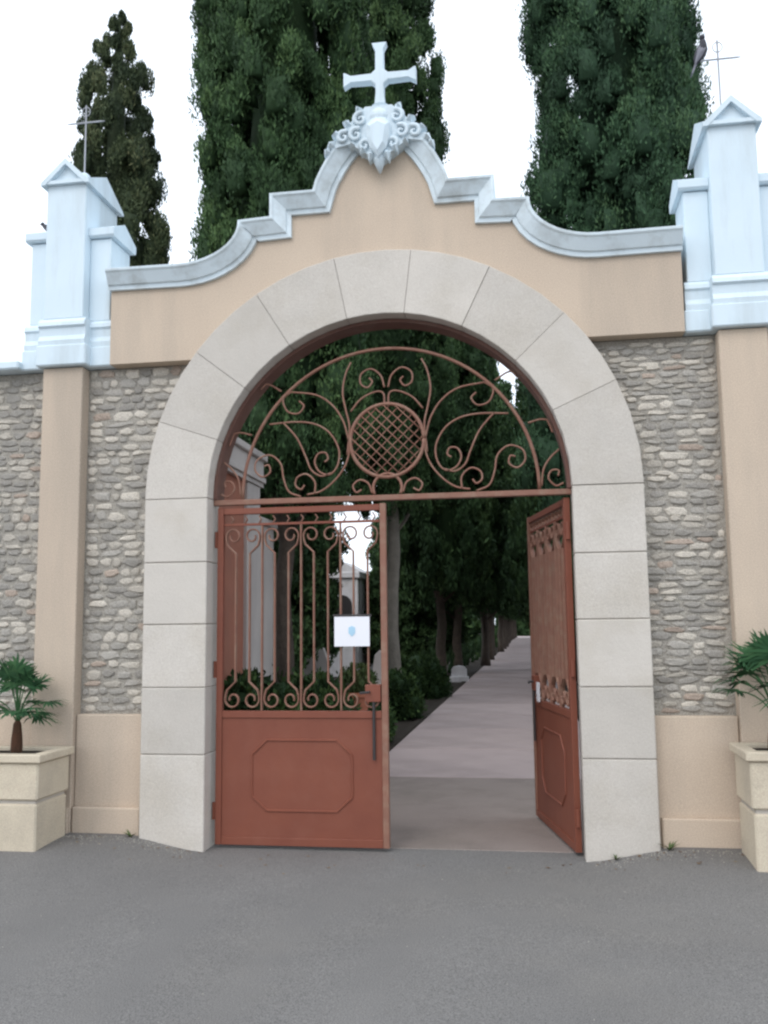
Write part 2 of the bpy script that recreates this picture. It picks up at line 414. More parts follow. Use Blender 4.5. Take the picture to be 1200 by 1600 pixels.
# ------------------------------------------------------------------ rubble walls either side
stone_meshes = {}
def stone_mesh(rng, w_, h_, dep):
    n = rng.choice([6, 7, 7, 8]); a0 = rng.uniform(0, 6.28)
    ring = []
    for i in range(n):
        t = a0+2*PI*(i+rng.uniform(-.32, .32))/n; c, s_ = math.cos(t), math.sin(t)
        q = 1/max(abs(c), abs(s_))**.7
        ring.append((c*q*w_/2*rng.uniform(.82, 1.08), s_*q*h_/2*rng.uniform(.82, 1.10)))
    vs = [(x, .03, z) for x, z in ring]+[(x*.96, -dep*.45, z*.95) for x, z in ring]+[(x*.72, -dep*rng.uniform(.8, 1.1), z*.66) for x, z in ring]
    fs = []
    for r in (0, 1):
        for i in range(n): j = (i+1) % n; fs.append((r*n+i, r*n+j, (r+1)*n+j, (r+1)*n+i))
    fs.append(tuple(range(2*n, 3*n)))
    return MB().add(vs, fs)
def rubble_side(sg, label, sw, shh):
    w_ = thing('stone_wall', label, 'wall', (CX, 0, 0))
    YR = .125
    def bx(name, m, x0, x1, y0, y1, z0, z1, ch=.006):
        a, b = sorted((sg*x0, sg*x1)); return MB().box(a, b, y0, y1, z0, z1, ch).build(name, m, w_)
    bx('wall_core', M_mort, RO+.003, 9.0, YR, TH-.02, -.1, PB-.003, 0)
    # core above the springing behind the arch ring
    vs = []; fs = []; N_ = 14
    for i in range(N_+1):
        x = RO+.003-(RO-math.sqrt(RB**2-(PB-ZS)**2))*i/N_
        zb = ZS+math.sqrt(max(0, RB**2-min(x, RB)**2))
        vs += [(sg*x, YR+.002, zb), (sg*x, YR+.002, PB-.003), (sg*x, TH-.02, PB-.003), (sg*x, TH-.02, zb)]
    for i in range(N_):
        a = 4*i
        for q in range(4): fs.append((a+q, a+(q+1) % 4, a+4+(q+1) % 4, a+4+q))
    MB().add(vs, fs).build('spandrel_core', M_mort, w_)
    bx('dado', M_stucco, RO+.004, 2.335, .045, YR-.002, -.1, .93)
    bx('plinth', M_stucco, RO+.022, 2.33, .0, .0449, -.1, .275, .008)
    bx('pilaster', M_stucco, 2.34, 2.665, .0, YR-.001, -.1, PB-.004)
    bx('plinth', M_stucco, 2.345, 2.66, -.035, -.0005, -.1, .275, .008)
    bx('dado', M_stucco, 2.669, 9.0, .045, YR-.002, -.1, .93)
    bx('coping', M_white, 2.86, 9.0, -.03, TH+.03, PB+.001, PB+.07, .012)
    cnt = 0; extra = {m_.name: MB() for m_ in M_rub}
    for (xa, xb) in ((1.30, 2.325), (2.68, 3.38)):
        z = .945
        while z < PB-.05:
            h_ = shh*rnd.uniform(.7, 1.35); h_ = min(h_, PB-z)
            x = xa+rnd.uniform(-.1, 0)
            while x < xb:
                ww = sw*rnd.uniform(.55, 1.5)
                if rnd.random() < .12: ww *= 1.5
                ww = min(ww, xb-x+.01)
                if ww < .045: break
                cxs, czs = x+ww/2, z+h_/2+rnd.uniform(-.008, .008)
                r = math.hypot(x+ww, max(0, z+h_-ZS)) if z+h_ > ZS else x+ww
                if r > RO+.02 and czs > .93+h_*.35:
                    v = rnd.random(); mt = M_rub[0] if v < .5 else (M_rub[1] if v < .94 else M_rub[2])
                    hh = h_*rnd.uniform(.74, 1.06)
                    me = stone_mesh(rnd, ww*.98, hh, rnd.uniform(.007, .018))
                    if cnt < 290:
                        o = me.build('stone', mt, w_, False, (sg*cxs, YR, czs)); o.rotation_euler[1] = rnd.uniform(-.09, .09)
                    else: extra[mt.name].add([(a+sg*cxs, b+YR, c+czs) for a, b, c in me.v], me.f)
                    cnt += 1
                x += ww
            z += h_
    for m_ in M_rub:
        if extra[m_.name].v: extra[m_.name].build('small_stones', m_, w_)['kind'] = 'stuff'
    print('stones', cnt)
    return w_
wl = rubble_side(-1, 'grey rubble stone wall with beige pilaster left of the arch, behind the left planter', .115, .062)
wr = rubble_side(1, 'grey rubble stone wall of thin flat stones right of the arch, behind the right planter', .125, .05)

# ------------------------------------------------------------------ white pinnacles
def pinnacle(x, label):
    p = thing('pinnacle', label, 'pinnacle', (x, 0, PB+.002), 0, 'white pinnacles on the pilasters')
    b = MB(); b.box(-.205, .205, -.055, TH+.055, 0, .165, .01); b.build('base', M_white, p)
    MB().box(-.375, .375, .035, TH-.05, .0015, .16, .01).build('shoulder_base', M_white, p)
    MB().prism_x([(-.045, .166), (-.05, .20), (-.03, .24), (-.035, .30), (-.055, .315), (-.05, .345), (-.028, .375), (TH+.03, .375), (TH+.045, .166)], -.19, .19).build('base_moulding', M_white, p)
    MB().prism_x([(.045, .161), (.04, .20), (.06, .24), (.055, .30), (.04, .315), (.045, .345), (.07, .372), (TH-.08, .372), (TH-.055, .161)], -.36, .36).build('shoulder_moulding', M_white, p)
    MB().box(-.163, .163, -.028, TH+.028, .376, 1.47, .006).build('shaft', M_white, p)
    for sg in (-1, 1):
        a, c = sorted((sg*.164, sg*.335))
        MB().box(a, c, .07, TH-.085, .373, 1.04, .005).build('shoulder', M_white, p)
        a, c = sorted((sg*.165, sg*.372))
        MB().prism_x([(.045, 1.045), (.03, 1.06), (.03, 1.115), (.25-.02, 1.215), (TH-.05, 1.115), (TH-.05, 1.06), (TH-.065, 1.045)], a, c).build('shoulder_cap', M_white, p)
    # crossed gable roof
    MB().prism([(-.162, 1.471), (.162, 1.471), (0, 1.635)], -.027, TH+.027).build('gable', M_white, p)
    t = .028
    MB().prism([(-.20, 1.452), (-.163, 1.455), (0, 1.62), (.163, 1.455), (.20, 1.452), (.20, 1.475), (0, 1.668), (-.20, 1.475)], -.07, TH+.07).build('roof', M_white, p)
    MB().prism_x([(-.065, 1.462), (-.065, 1.49), (.25, 1.645), (TH+.065, 1.49), (TH+.065, 1.462)], -.195, .195).build('roof', M_white, p)
    MB().lathe([(.05, 1.62), (.05, 1.67), (.03, 1.69), (.012, 1.70)], 10, 0, .25).build('finial_socket', M_white, p)
    return p
pinnacle(CX-2.5, 'white gabled pinnacle at the left end of the pediment, pigeon on its outer shoulder')
pinnacle(CX+2.5, 'white gabled pinnacle at the right end of the pediment, beside the broad cypress')
def iron_cross(x, label):
    p = thing('iron_cross', label, 'cross', (x, .25, PB+1.69), 0, 'iron crosses on the pinnacles')
    MB().tube([(0, 0, 0), (0, 0, .60)], .007, 6).build('shaft', M_grey_iron, p)
    MB().tube([(-.165, 0, .45), (-.13, 0, .45), (.13, 0, .45), (.165, 0, .45)], [.003, .008, .008, .003], 6).build('arm', M_grey_iron, p)
    P = [(.035*math.cos(t), 0, .545+.04*math.sin(t)) for t in np.linspace(0, 2*PI, 17)]
    MB().tube(P, .004, 5, False).build('ring', M_grey_iron, p)
    return p
iron_cross(CX-2.5, 'thin grey iron cross on the left pinnacle in front of the slim cypress')
iron_cross(CX+2.5, 'thin grey iron cross on the right pinnacle with a bird on its arm')

def bird(name_label, loc, rz, tilt, sc=1.0):
    p = thing('bird', name_label, 'bird', loc, rz); p.scale = (sc,)*3
    t = tilt; ca, sa = math.cos(t), math.sin(t)
    def T(a, b): return (a*ca-b*sa, 0, a*sa+b*ca+.055)
    pts = [T(-.10, -.005), T(-.07, 0), T(-.02, .0), T(.03, .008), T(.065, .02), T(.09, .035)]
    MB().tube(pts, [.012, .028, .042, .04, .026, .018], 10).build('body', M_bird, p, True)
    h = T(.108, .05)
    MB().ell(h, .022, .019, .02, 10, 7).build('head', M_bird, p, True)
    MB().tube([T(.125, .05), T(.15, .046)], [.007, .001], 6).build('beak', M_dark, p)
    a, b, c, d = T(-.09, .005), T(-.19, -.012), T(-.19, -.022), T(-.09, -.012)
    MB().add([(a[0], -.015, a[2]), (b[0], -.032, b[2]), (b[0], .032, b[2]), (a[0], .015, a[2]), (d[0], -.015, d[2]), (c[0], -.03, c[2]), (c[0], .03, c[2]), (d[0], .015, d[2])],
             [(0, 1, 2, 3), (7, 6, 5, 4), (0, 4, 5, 1), (1, 5, 6, 2), (2, 6, 7, 3)]).build('tail', M_birdg, p)
    for s_ in (-1, 1):
        q = [T(.05, .02), T(.0, .035), T(-.08, .012), T(-.13, -.005), T(-.05, -.02), T(.02, -.02)]
        vs = [(x_, s_*(.036 if i in (1, 5, 4) else .03 if i else .03), z_) for i, (x_, _, z_) in enumerate(q)]
        vs += [(x_, s_*.047, z_) for x_, _, z_ in [T(-.02, .0)]]
        MB().add(vs, [(i, (i+1) % 6, 6) for i in range(6)]+[(5, 4, 3, 2, 1, 0)]).build('wing', M_birdg, p)
        f = T(.0, -.03); MB().tube([(f[0], s_*.012, f[2]), (.0, s_*.012, .0)], .004, 5).build('leg', M_dark, p)
    return p
bird('dark pigeon perched on the left arm of the right iron cross', (CX+2.5-.115, .25, PB+1.69+.462), 0, 1.05, 1.0)
bird('dark pigeon sitting on the outer shoulder of the left pinnacle', (CX-2.5-.27, .22, PB+1.19), 2.9, .15, .8)

# ------------------------------------------------------------------ iron gate
YG = .10
fan = thing('fanlight_grille', 'wrought iron scrollwork grille filling the arch with a round lattice centre', 'grille', (CX, YG, ZS))
def arc(r, a0=0, a1=180, n=40, cx=0, cz=0): return [(cx+r*math.cos(R_(a0+(a1-a0)*i/n)), cz+r*math.sin(R_(a0+(a1-a0)*i/n))) for i in range(n+1)]
def flatband(name, r0_, r1_, y0, y1, n=48, parent=fan):
    vs = []; 
    for i in range(n+1):
        a = PI*i/n
        for r, yy in ((r0_, y0), (r1_, y0), (r1_, y1), (r0_, y1)): vs.append((r*math.cos(a), yy, r*math.sin(a)))
    fs = [(4*i+q, 4*i+(q+1) % 4, 4*i+4+(q+1) % 4, 4*i+4+q) for i in range(n) for q in range(4)]
    fs += [(0, 3, 2, 1), (4*n, 4*n+1, 4*n+2, 4*n+3)]
    return MB().add(vs, fs).build(name, M_frame, parent)
flatband('arch_frame', RI-.028, RI-.002, -.03, .14)
MB().box(-RI+.002, RI-.002, -.025, .025, -.045, -.005, .004).build('transom', M_iron, fan)
def scr(name, pts, r=.0085, parent=fan, yoff=0.0, m=None, n=6):
    return MB().tube([(x_, yoff, z_) for x_, z_ in pts], r, n).build(name, m or M_iron, parent, True)
def smooth(pts, sub=6):
    P = [Vector((p[0], p[1], 0)) for p in pts]; P = [P[0]*2-P[1]]+P+[P[-1]*2-P[-2]]; out = []
    for i in range(1, len(P)-2):
        for k in range(sub):
            t = k/sub; a, b, c, d = P[i-1], P[i], P[i+1], P[i+2]
            v = .5*((2*b)+(-a+c)*t+(2*a-5*b+4*c-d)*t*t+(-a+3*b-3*c+d)*t**3); out.append((v.x, v.y))
    out.append((pts[-1][0], pts[-1][1])); return out
scr('inner_arch', arc(1.09, 0, 180, 48), .013)
RCZ = .40
scr('lattice_ring', arc(.272, 0, 360, 48, 0, RCZ), .014)
scr('small_loop', arc(.105, -25, 205, 24, 0, .048), .011)
sp = .0565
for d in (-1, 1):
    for k in range(-6, 7):
        c = k*sp*1.0; hl = math.sqrt(max(0, .268**2-c*c))
        if hl < .05: continue
        u = (math.cos(PI/4), d*math.sin(PI/4)); v_ = (-u[1], u[0])
        a = (v_[0]*c-u[0]*hl, RCZ+v_[1]*c-u[1]*hl); b = (v_[0]*c+u[0]*hl, RCZ+v_[1]*c+u[1]*hl)
        scr('lattice_bar', [a, b], .0048, yoff=.006*d, n=5)
def px(x_, y_): return ((x_-603)/220.0, (767-y_)/222.0)
curves = [
    # rising lyre beside the ring up to the inner arch
    smooth([px(668, 700), px(664, 655), px(670, 625), px(675, 595), px(670, 565), px(661, 545)]),
    # side sweep: arch -> down to big spiral hugging the ring
    smooth([px(762, 590), px(720, 597), px(693, 615), px(676, 640), px(668, 665), px(664, 690), px(672, 718), px(690, 742), px(712, 758), px(735, 763)]),
    smooth([px(798, 643), px(755, 641), px(722, 646), px(697, 662), px(682, 690), px(684, 716), px(697, 731), px(714, 726), px(722, 710), px(716, 696), px(704, 695), px(700, 705), px(706, 710)]),
    smooth([px(775, 641), px(752, 668), px(737, 700), px(728, 722), px(712, 733), px(695, 729)]),
    # small scroll on the transom
    smooth([px(722, 762), px(722, 742), px(736, 729), px(751, 734), px(754, 747), px(745, 754), px(739, 747)]),
    smooth([px(745, 766), px(765, 757), px(774, 735), px(779, 710), px(797, 695), px(818, 702), px(822, 719), px(810, 731), px(797, 724), px(799, 712), px(807, 713)]),
    # heads of the side sweep
    smooth([px(762, 590), px(775, 602), px(768, 622), px(750, 627), px(740, 615), px(748, 606)]),
    # scrolls below the ring
    smooth([px(628, 764), px(634, 748), px(648, 742), px(659, 751), px(654, 762), px(645, 758)]),
    # scrolls at the crown
    smooth([px(606, 590), px(612, 570), px(628, 558), px(644, 566), px(645, 582), px(634, 589), px(626, 580), px(631, 573)]),
    smooth([px(606, 622), px(608, 600), px(622, 597), px(645, 608), px(662, 628)]),
    # rays between inner arch and frame
    smooth([px(828, 660), px(850, 655), px(872, 662), px(880, 672)]),
    smooth([px(846, 762), px(850, 735), px(862, 716), px(877, 703)]),
    smooth([px(880, 758), px(868, 762), px(857, 750), px(862, 738), px(873, 738), px(872, 747)]),
    smooth([px(778, 588), px(800, 575), px(818, 578)]),
]
for cpts in curves:
    cpts = [(a*min(1, 1.262/math.hypot(a, b)), b*min(1, 1.262/math.hypot(a, b))) for a, b in cpts]
    for s_ in (-1, 1): scr('scroll', [(s_*a, b) for a, b in cpts], .0072, yoff=0)

LW = 1.262; LH = 2.435
def leaf(name, label, loc, rz, sg):
    """hinge at origin, leaf runs to sg*x"""
    g = thing(name, label, 'gate', loc, rz, 'iron gate leaves')
    def bx(nm, x0, x1, y0, y1, z0, z1, ch=.003, m=M_gate):
        a, b = sorted((sg*x0, sg*x1)); return MB().box(a, b, y0, y1, z0, z1, ch).build(nm, m, g)
    bx('stile', 0, .045, -.022, .022, .02, LH); bx('stile', LW-.045, LW, -.022, .022, .02, LH, m=M_iron)
    bx('rail', .046, LW-.046, -.020, .020, LH-.05, LH-.005); bx('rail', .046, LW-.046, -.020, .020, .905, .955)
    bx('rail', .046, LW-.046, -.020, .020, .02, .075); bx('rail', .046, LW-.046, -.008, .008, 2.30, 2.318, .002)
    bx('panel', .046, LW-.046, -.010, .010, .0755, .9045, 0)
    # raised moulding with cut corners
    x0, x1, z0, z1, c = .27, 1.0, .26, .75, .11
    q = smooth([(x0+c, z0), ((x0+x1)/2, z0), (x1-c, z0)], 3)+smooth([(x1-.02, z0+c*.75), (x1, z0+c), (x1, (z0+z1)/2), (x1, z1-c), (x1-.02, z1-c*.75)], 3)+smooth([(x1-c, z1), ((x0+x1)/2, z1), (x0+c, z1)], 3)+smooth([(x0+.02, z1-c*.75), (x0, z1-c), (x0, (z0+z1)/2), (x0, z0+c), (x0+.02, z0+c*.75)], 3)
    q.append(q[0])
    MB().tube([(sg*a, -.011, b) for a, b in q], .009, 6, False).build('raised_moulding', M_gate, g)
    MB().tube([(sg*a, .011, b) for a, b in q], .009, 6, False).build('raised_moulding', M_gate, g)
    P_ = (LW-.09)/4; zb, zt = .957, 2.298
    def br(pts, r=.0085, nm='bar'): MB().tube([(sg*a, 0, b) for a, b in pts], r*.95, 6, flat=2.6).build(nm, M_iron, g)
    for k in range(4):
        c0 = .045+P_*(k+.5)
        if k < 3: br([(.045+P_*(k+1), zb), (.045+P_*(k+1), zt)], .009)
        for s_ in (-1, 1):
            xx = c0+s_*.052
            br([(c0+s_*.125, zb+.11), (c0+s_*.115, zb+.145), (xx, zb+.205), (xx, zt-.205), (c0+s_*.115, zt-.145), (c0+s_*.125, zt-.11)])
            for zz, up in ((zb, 1), (zt, -1)):
                pts = [(c0+s_*.125, zz+up*.11)]+[(c0+s_*(.070+.058*math.cos(t)*(1-.09*t)), zz+up*(.078-.062*math.sin(t)*(1-.09*t))) for t in np.linspace(.0, 6.6, 20)]
                br(pts, .0075, 'scroll')
    for k in range(11):   # small finial scrolls above the top lock rail
        xx = .045+(LW-.09)*(k+.5)/11
        br([(xx, 2.318), (xx+.018, 2.345), (xx, 2.372)], .006, 'finial')
    # lock box, plate and drop bolt
    bx('lock_box', LW-.16, LW-.05, -.034, -.0101 if False else .032, 1.02, 1.14)
    MB().tube([(sg*(LW-.13), -.03, 1.09), (sg*(LW-.13), -.075, 1.09), (sg*(LW-.19), -.085, 1.085)], .009, 6).build('handle', M_dark, g)
    MB().tube([(sg*(LW-.10), -.030, .62), (sg*(LW-.10), -.030, 1.02)], .011, 6).build('drop_bolt', M_dark, g)
    for z_ in (.25, 1.25, 2.2):
        MB().tube([(0-sg*.012, 0, z_-.06), (0-sg*.012, 0, z_+.06)], .016, 8).build('hinge', M_gate, g)
    return g
gl = leaf('gate_leaf', 'closed left iron gate leaf, red oxide, with a white notice hung on its bars', (CX-RI+.035, YG, 0), 0, 1)
gr = leaf('gate_leaf', 'open right iron gate leaf, dark red, swung inward beside the right jamb', (CX+RI-.035, YG, 0), R_(-78), -1)
bpy.context.view_layer.update()
MB().box(-.045, .045, -.004, .004, -.075, .075, .001).build('white_plate', M_sign, gr, loc=(-LW+.30, .026 if False else -.036, 1.02))
sg_ = thing('notice_board', 'small white notice with a pale blue emblem hung on the left gate leaf', 'sign', (CX-.262, YG-.045, 1.515))
MB().box(-.128, .128, -.004, .004, -.105, .105, .001).build('board', M_sign, sg_)
MB().prism([(.0, -.035), (.024, -.012), (.024, .028), (0, .04), (-.024, .028), (-.024, -.012)], -.0065, -.0045, 0).build('emblem', M_blue, sg_)
MB().box(-.14, .14, .0045, .014, .107, .122, .001).build('hanging_bar', M_dark, sg_)

# ------------------------------------------------------------------ planters and palms
def planter(x, y, w_, z0, h_, label):
    p = thing('planter', label, 'planter', (x, y, z0), 0, 'square planters')
    d_ = .46/2; a = w_/2
    MB().box(-a+.02, a-.02, -d_+.02, d_-.02, -.06, h_*.47, .012).build('lower_course', M_planter, p)
    MB().box(-a+.032, a-.032, -d_+.032, d_-.032, h_*.47+.0005, h_*.505).build('groove', M_joint, p)
    MB().box(-a+.01, a-.01, -d_+.01, d_-.01, h_*.506, h_-.055, .012).build('upper_course', M_planter, p)
    m_ = MB()
    for (x0, x1, y0, y1) in ((-a-.015, a+.015, -d_-.015, -d_+.07), (-a-.015, a+.015, d_-.07, d_+.01), (-a-.015, -a+.07, -d_+.0702, d_-.0702), (a-.07, a+.015, -d_+.0702, d_-.0702)):
        m_.box(x0, x1, y0, y1, h_-.054, h_, .006)
    m_.build('rim', M_planter, p)
    MB().box(-a+.071, a-.071, -d_+.071, d_-.071, h_-.053, h_-.025).build('soil', M_soil, p)
    return p
pL = planter(-3.71, -.29, .80, .095, .62, 'beige cast stone planter against the left pilaster holding a small palm')
pR = planter(1.665, -.29, .80, .085, .69, 'beige cast stone planter against the right pilaster, cut by the picture edge')

def tinted(name, V, F, T, m, parent, loc=None, smooth_=False):
    me = bpy.data.meshes.new(name)
    V = np.asarray(V, dtype=np.float32); F = np.asarray(F, dtype=np.int32); nf, k = F.shape
    me.vertices.add(len(V)); me.vertices.foreach_set('co', V.ravel())
    me.loops.add(nf*k); me.loops.foreach_set('vertex_index', F.ravel())
    me.polygons.add(nf); me.polygons.foreach_set('loop_start', np.arange(0, nf*k, k, dtype=np.int32)); me.polygons.foreach_set('loop_total', np.full(nf, k, dtype=np.int32))
    at = me.attributes.new('tint', 'FLOAT', 'POINT'); at.data.foreach_set('value', np.asarray(T, dtype=np.float32))
    me.update(calc_edges=True); me.validate(); me.materials.append(m)
    return link(name, me, parent, loc)

def fan_palm(loc, hgt, nf, size, seed, label, tr=.045, lean=0.0, trunk_h=.18):
    rg = random.Random(seed); p = thing('palm', label, 'palm', loc, 0, 'small fan palms in the planters')
    pr = [(tr*.8, -.03), (tr*1.15, .02), (tr*1.05, trunk_h*.5), (tr*.75, trunk_h), (tr*.3, trunk_h+.03)]
    MB().lathe(pr, 10).build('trunk', M_palmtrunk, p)
    for k in range(nf):
        az = 2.4*k+rg.uniform(-.3, .3); el = R_(rg.uniform(5, 82)) if k > 3 else R_(rg.uniform(60, 88))
        L_ = hgt*(.55+.45*math.sin(el))*rg.uniform(.8, 1.1)
        d = Vector((math.cos(az)*math.cos(el), math.sin(az)*math.cos(el), math.sin(el)))
        base = Vector((0, 0, trunk_h*.9)); n_ = 6; P = []
        tip = base+Vector((d.x*L_*.8, d.y*L_*.8, L_*(.35+.65*math.sin(el))))
        if tip.y > .12: tip.y = .12+(tip.y-.12)*.2
        ctrl = base+Vector((d.x*L_*.15, d.y*L_*.15, L_*.6))
        for i in range(n_+1):
            t = i/n_; P.append(base*(1-t)**2+ctrl*2*t*(1-t)+tip*t*t)
        vs, fs, ts = [], [], []
        def ribbon(pts, ws, side, tv):
            o = len(vs)
            for q, w_ in zip(pts, ws):
                vs.append(tuple(q-side*w_)); vs.append(tuple(q+side*w_)); ts.extend([tv, tv])
            for i in range(len(pts)-1): fs.append((o+2*i, o+2*i+1, o+2*i+3, o+2*i+2))
        ax = (P[-1]-P[-2]).normalized()
        side = ax.cross(Vector((0, 0, 1)));
        if side.length < .1: side = Vector((1, 0, 0))
        side.normalize(); nrm = side.cross(ax).normalized()
        ribbon(P, [.006]*len(P), side, .7); ribbon(P, [.005]*len(P), nrm, .7)
        nb = 17; sz = size*rg.uniform(.8, 1.1)
        for b in range(nb):
            th = R_(-105+210*b/(nb-1)+rg.uniform(-4, 4))
            dd = (ax*math.cos(th)+side*math.sin(th)+nrm*.12*rg.uniform(-.5, 1.5)).normalized()
            l_ = sz*(1-.25*abs(th)/1.83)*rg.uniform(.85, 1.08)
            sd = dd.cross(nrm).normalized(); q = []
            for i in range(5):
                t = i/4; q.append(P[-1]+dd*l_*t+Vector((0, 0, -.28*l_*t*t*rg.uniform(.6, 1.3))))
            tv = min(1, max(0, rg.gauss(.45, .22)))
            ribbon(q, [.004, .011, .010, .007, .001], sd, tv)
        tinted('frond', vs, fs, ts, L_palm, p)
    return p
fan_palm((-3.62, -.27, .095+.60), .36, 20, .17, 3, 'small fan palm with a short brown stem in the left planter', .036, trunk_h=.20)
fan_palm((1.50, -.27, .085+.66), .50, 20, .25, 8, 'larger fan palm with a reddish stem in the right planter', .055, trunk_h=.18)

# ------------------------------------------------------------------ trees
def foliage(seed, H, R, prof, nl, lpl, leaf_l, leaf_w, lobe_s, up=.75, squash=1.0, olive=None):
    """clumped leaves over a column; returns V,F,T (quads)"""
    rg = np.random.default_rng(seed)
    tt = np.linspace(0.001, .999, 400); cdf = np.cumsum([max(.12, prof(x)) for x in tt]); cdf /= cdf[-1]
    u_ = (np.arange(nl)+rg.random(nl))/nl; t = np.interp(u_, cdf, tt); a = (np.arange(nl)*2.39996+rg.normal(0, .35, nl)) % (2*PI); z = t*H
    ph = rg.random(6)*6.28
    bul = 1+.10*np.sin(2*a+z*.9+ph[0])+.08*np.sin(3*a-z*1.7+ph[1])+.06*np.sin(5*a+z*3.1+ph[2])
    bul = bul*(1+.07*np.sin(4*a+z*3.5+ph[4])*np.sin(z*5.5+2*a+ph[5]))
    pr = np.array([prof(x) for x in t])*R*bul
    rad = pr*np.where(rg.random(nl) < .22, rg.uniform(.45, .8, nl), rg.uniform(.86, 1.0, nl))
    cx, cy = rad*np.cos(a), rad*np.sin(a)*squash
    s = lobe_s*rg.uniform(.6, 1.35, nl)*np.clip(pr/R+.25, .4, 1)
    base_t = np.clip(rg.normal(.42, .24, nl)+.12*np.sin(z*1.3+2*a+ph[3]), 0, 1)
    if olive is not None: base_t = olive(t, a, base_t, rg)
    n = nl*lpl
    li = np.repeat(np.arange(nl), lpl)
    d = rg.normal(size=(n, 3)); d[:, 2] = d[:, 2]*.9+.35; d[:, 0] += np.cos(a[li])*.8; d[:, 1] += np.sin(a[li])*.8
    d /= np.linalg.norm(d, axis=1)[:, None]
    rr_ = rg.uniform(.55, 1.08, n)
    P = np.stack([cx[li]+d[:, 0]*s[li]*.62*rr_, cy[li]+d[:, 1]*s[li]*.62*rr_, z[li]+d[:, 2]*s[li]*1.15*rr_], 1)
    ax = d*(1-up)+np.array([0, 0, up])+rg.normal(size=(n, 3))*.28; ax /= np.linalg.norm(ax, axis=1)[:, None]
    sd = np.cross(ax, rg.normal(size=(n, 3))); sd /= np.linalg.norm(sd, axis=1)[:, None]
    l_ = leaf_l*rg.uniform(.6, 1.4, n)[:, None]; w_ = leaf_w*rg.uniform(.6, 1.4, n)[:, None]
    V = np.stack([P-ax*l_*.5, P+sd*w_*.5-ax*l_*.05, P+ax*l_*.5, P-sd*w_*.5-ax*l_*.05], 1).reshape(-1, 3)
    # an added dark filler block inside every spray keeps the clump from being see-through
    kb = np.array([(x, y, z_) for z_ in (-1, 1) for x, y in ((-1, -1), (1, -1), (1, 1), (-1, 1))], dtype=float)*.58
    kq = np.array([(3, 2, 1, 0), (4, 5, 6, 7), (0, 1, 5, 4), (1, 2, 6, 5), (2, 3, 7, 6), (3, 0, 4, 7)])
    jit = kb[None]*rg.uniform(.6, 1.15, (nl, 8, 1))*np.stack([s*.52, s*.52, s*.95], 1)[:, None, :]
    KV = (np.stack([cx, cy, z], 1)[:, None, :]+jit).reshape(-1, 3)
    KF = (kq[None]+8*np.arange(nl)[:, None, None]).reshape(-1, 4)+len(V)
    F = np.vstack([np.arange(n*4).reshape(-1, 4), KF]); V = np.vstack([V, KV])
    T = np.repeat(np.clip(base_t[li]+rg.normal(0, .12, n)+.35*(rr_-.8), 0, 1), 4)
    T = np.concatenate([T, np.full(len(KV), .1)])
    return V, F, T
def core(prof, H, R, k, seed, nz=26, na=14, squash=1.0):
    rg = np.random.default_rng(seed); vs = []; fs = []
    for j in range(nz+1):
        t = j/nz
        for i in range(na):
            a = 2*PI*i/na; r = max(.02, prof(min(.995, max(.005, t)))*R*k*(1+rg.uniform(-.14, .14))) if 0 < j < nz else .02
            vs.append((r*math.cos(a), r*math.sin(a)*squash, t*H*.98+.1))
    for j in range(nz):
        for i in range(na): fs.append((j*na+i, j*na+(i+1) % na, (j+1)*na+(i+1) % na, (j+1)*na+i))
    return vs, fs
def colprof(t): return min(1, .62+t*3.0)*max(0.02, 1-t**2.6)**.55
def slimprof(t): return min(1, .55+t*1.3)*max(.02, 1-t**2.2)**.62
def cypress(seed, x, y, z0, H, R, label, prof=colprof, nl=520, lpl=190, m=L_cyp, trunk_r=.13, bark=None, group='cypresses inside the cemetery', ll=.10, lw=.032, ls=.30, olive=None, ck=.46):
    p = thing('cypress_tree', label, 'tree', (x, y, 0), 0, group)
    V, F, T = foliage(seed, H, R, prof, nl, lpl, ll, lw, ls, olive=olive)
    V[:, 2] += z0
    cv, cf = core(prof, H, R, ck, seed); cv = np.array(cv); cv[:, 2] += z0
    # trunk & crown share one thing; opaque dark core, added to block light, joined with the leaves
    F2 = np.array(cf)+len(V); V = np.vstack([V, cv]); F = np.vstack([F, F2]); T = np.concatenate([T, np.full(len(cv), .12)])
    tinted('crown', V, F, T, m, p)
    rg = random.Random(seed); P = [(rg.uniform(-.02, .02)*k_, rg.uniform(-.02, .02)*k_, z_) for k_, z_ in enumerate(np.linspace(-.1, z0+1.5, 8))]
    tk = MB(); tk.tube(P, [trunk_r*(1.35 if i == 0 else 1.0-.05*i) for i in range(8)], 10)
    tk.build('trunk', bark or M_bark, p, True)
    for k_ in range(5):
        a = rg.uniform(0, 6.28); h = z0-.5+k_*.35
        MB().tube([(0, 0, h), (math.cos(a)*.25*R, math.sin(a)*.25*R, h+.35), (math.cos(a)*.5*R, math.sin(a)*.5*R, h+.9)], [.045, .035, .015], 6).build('limb', bark or M_bark, p, True)
    return p
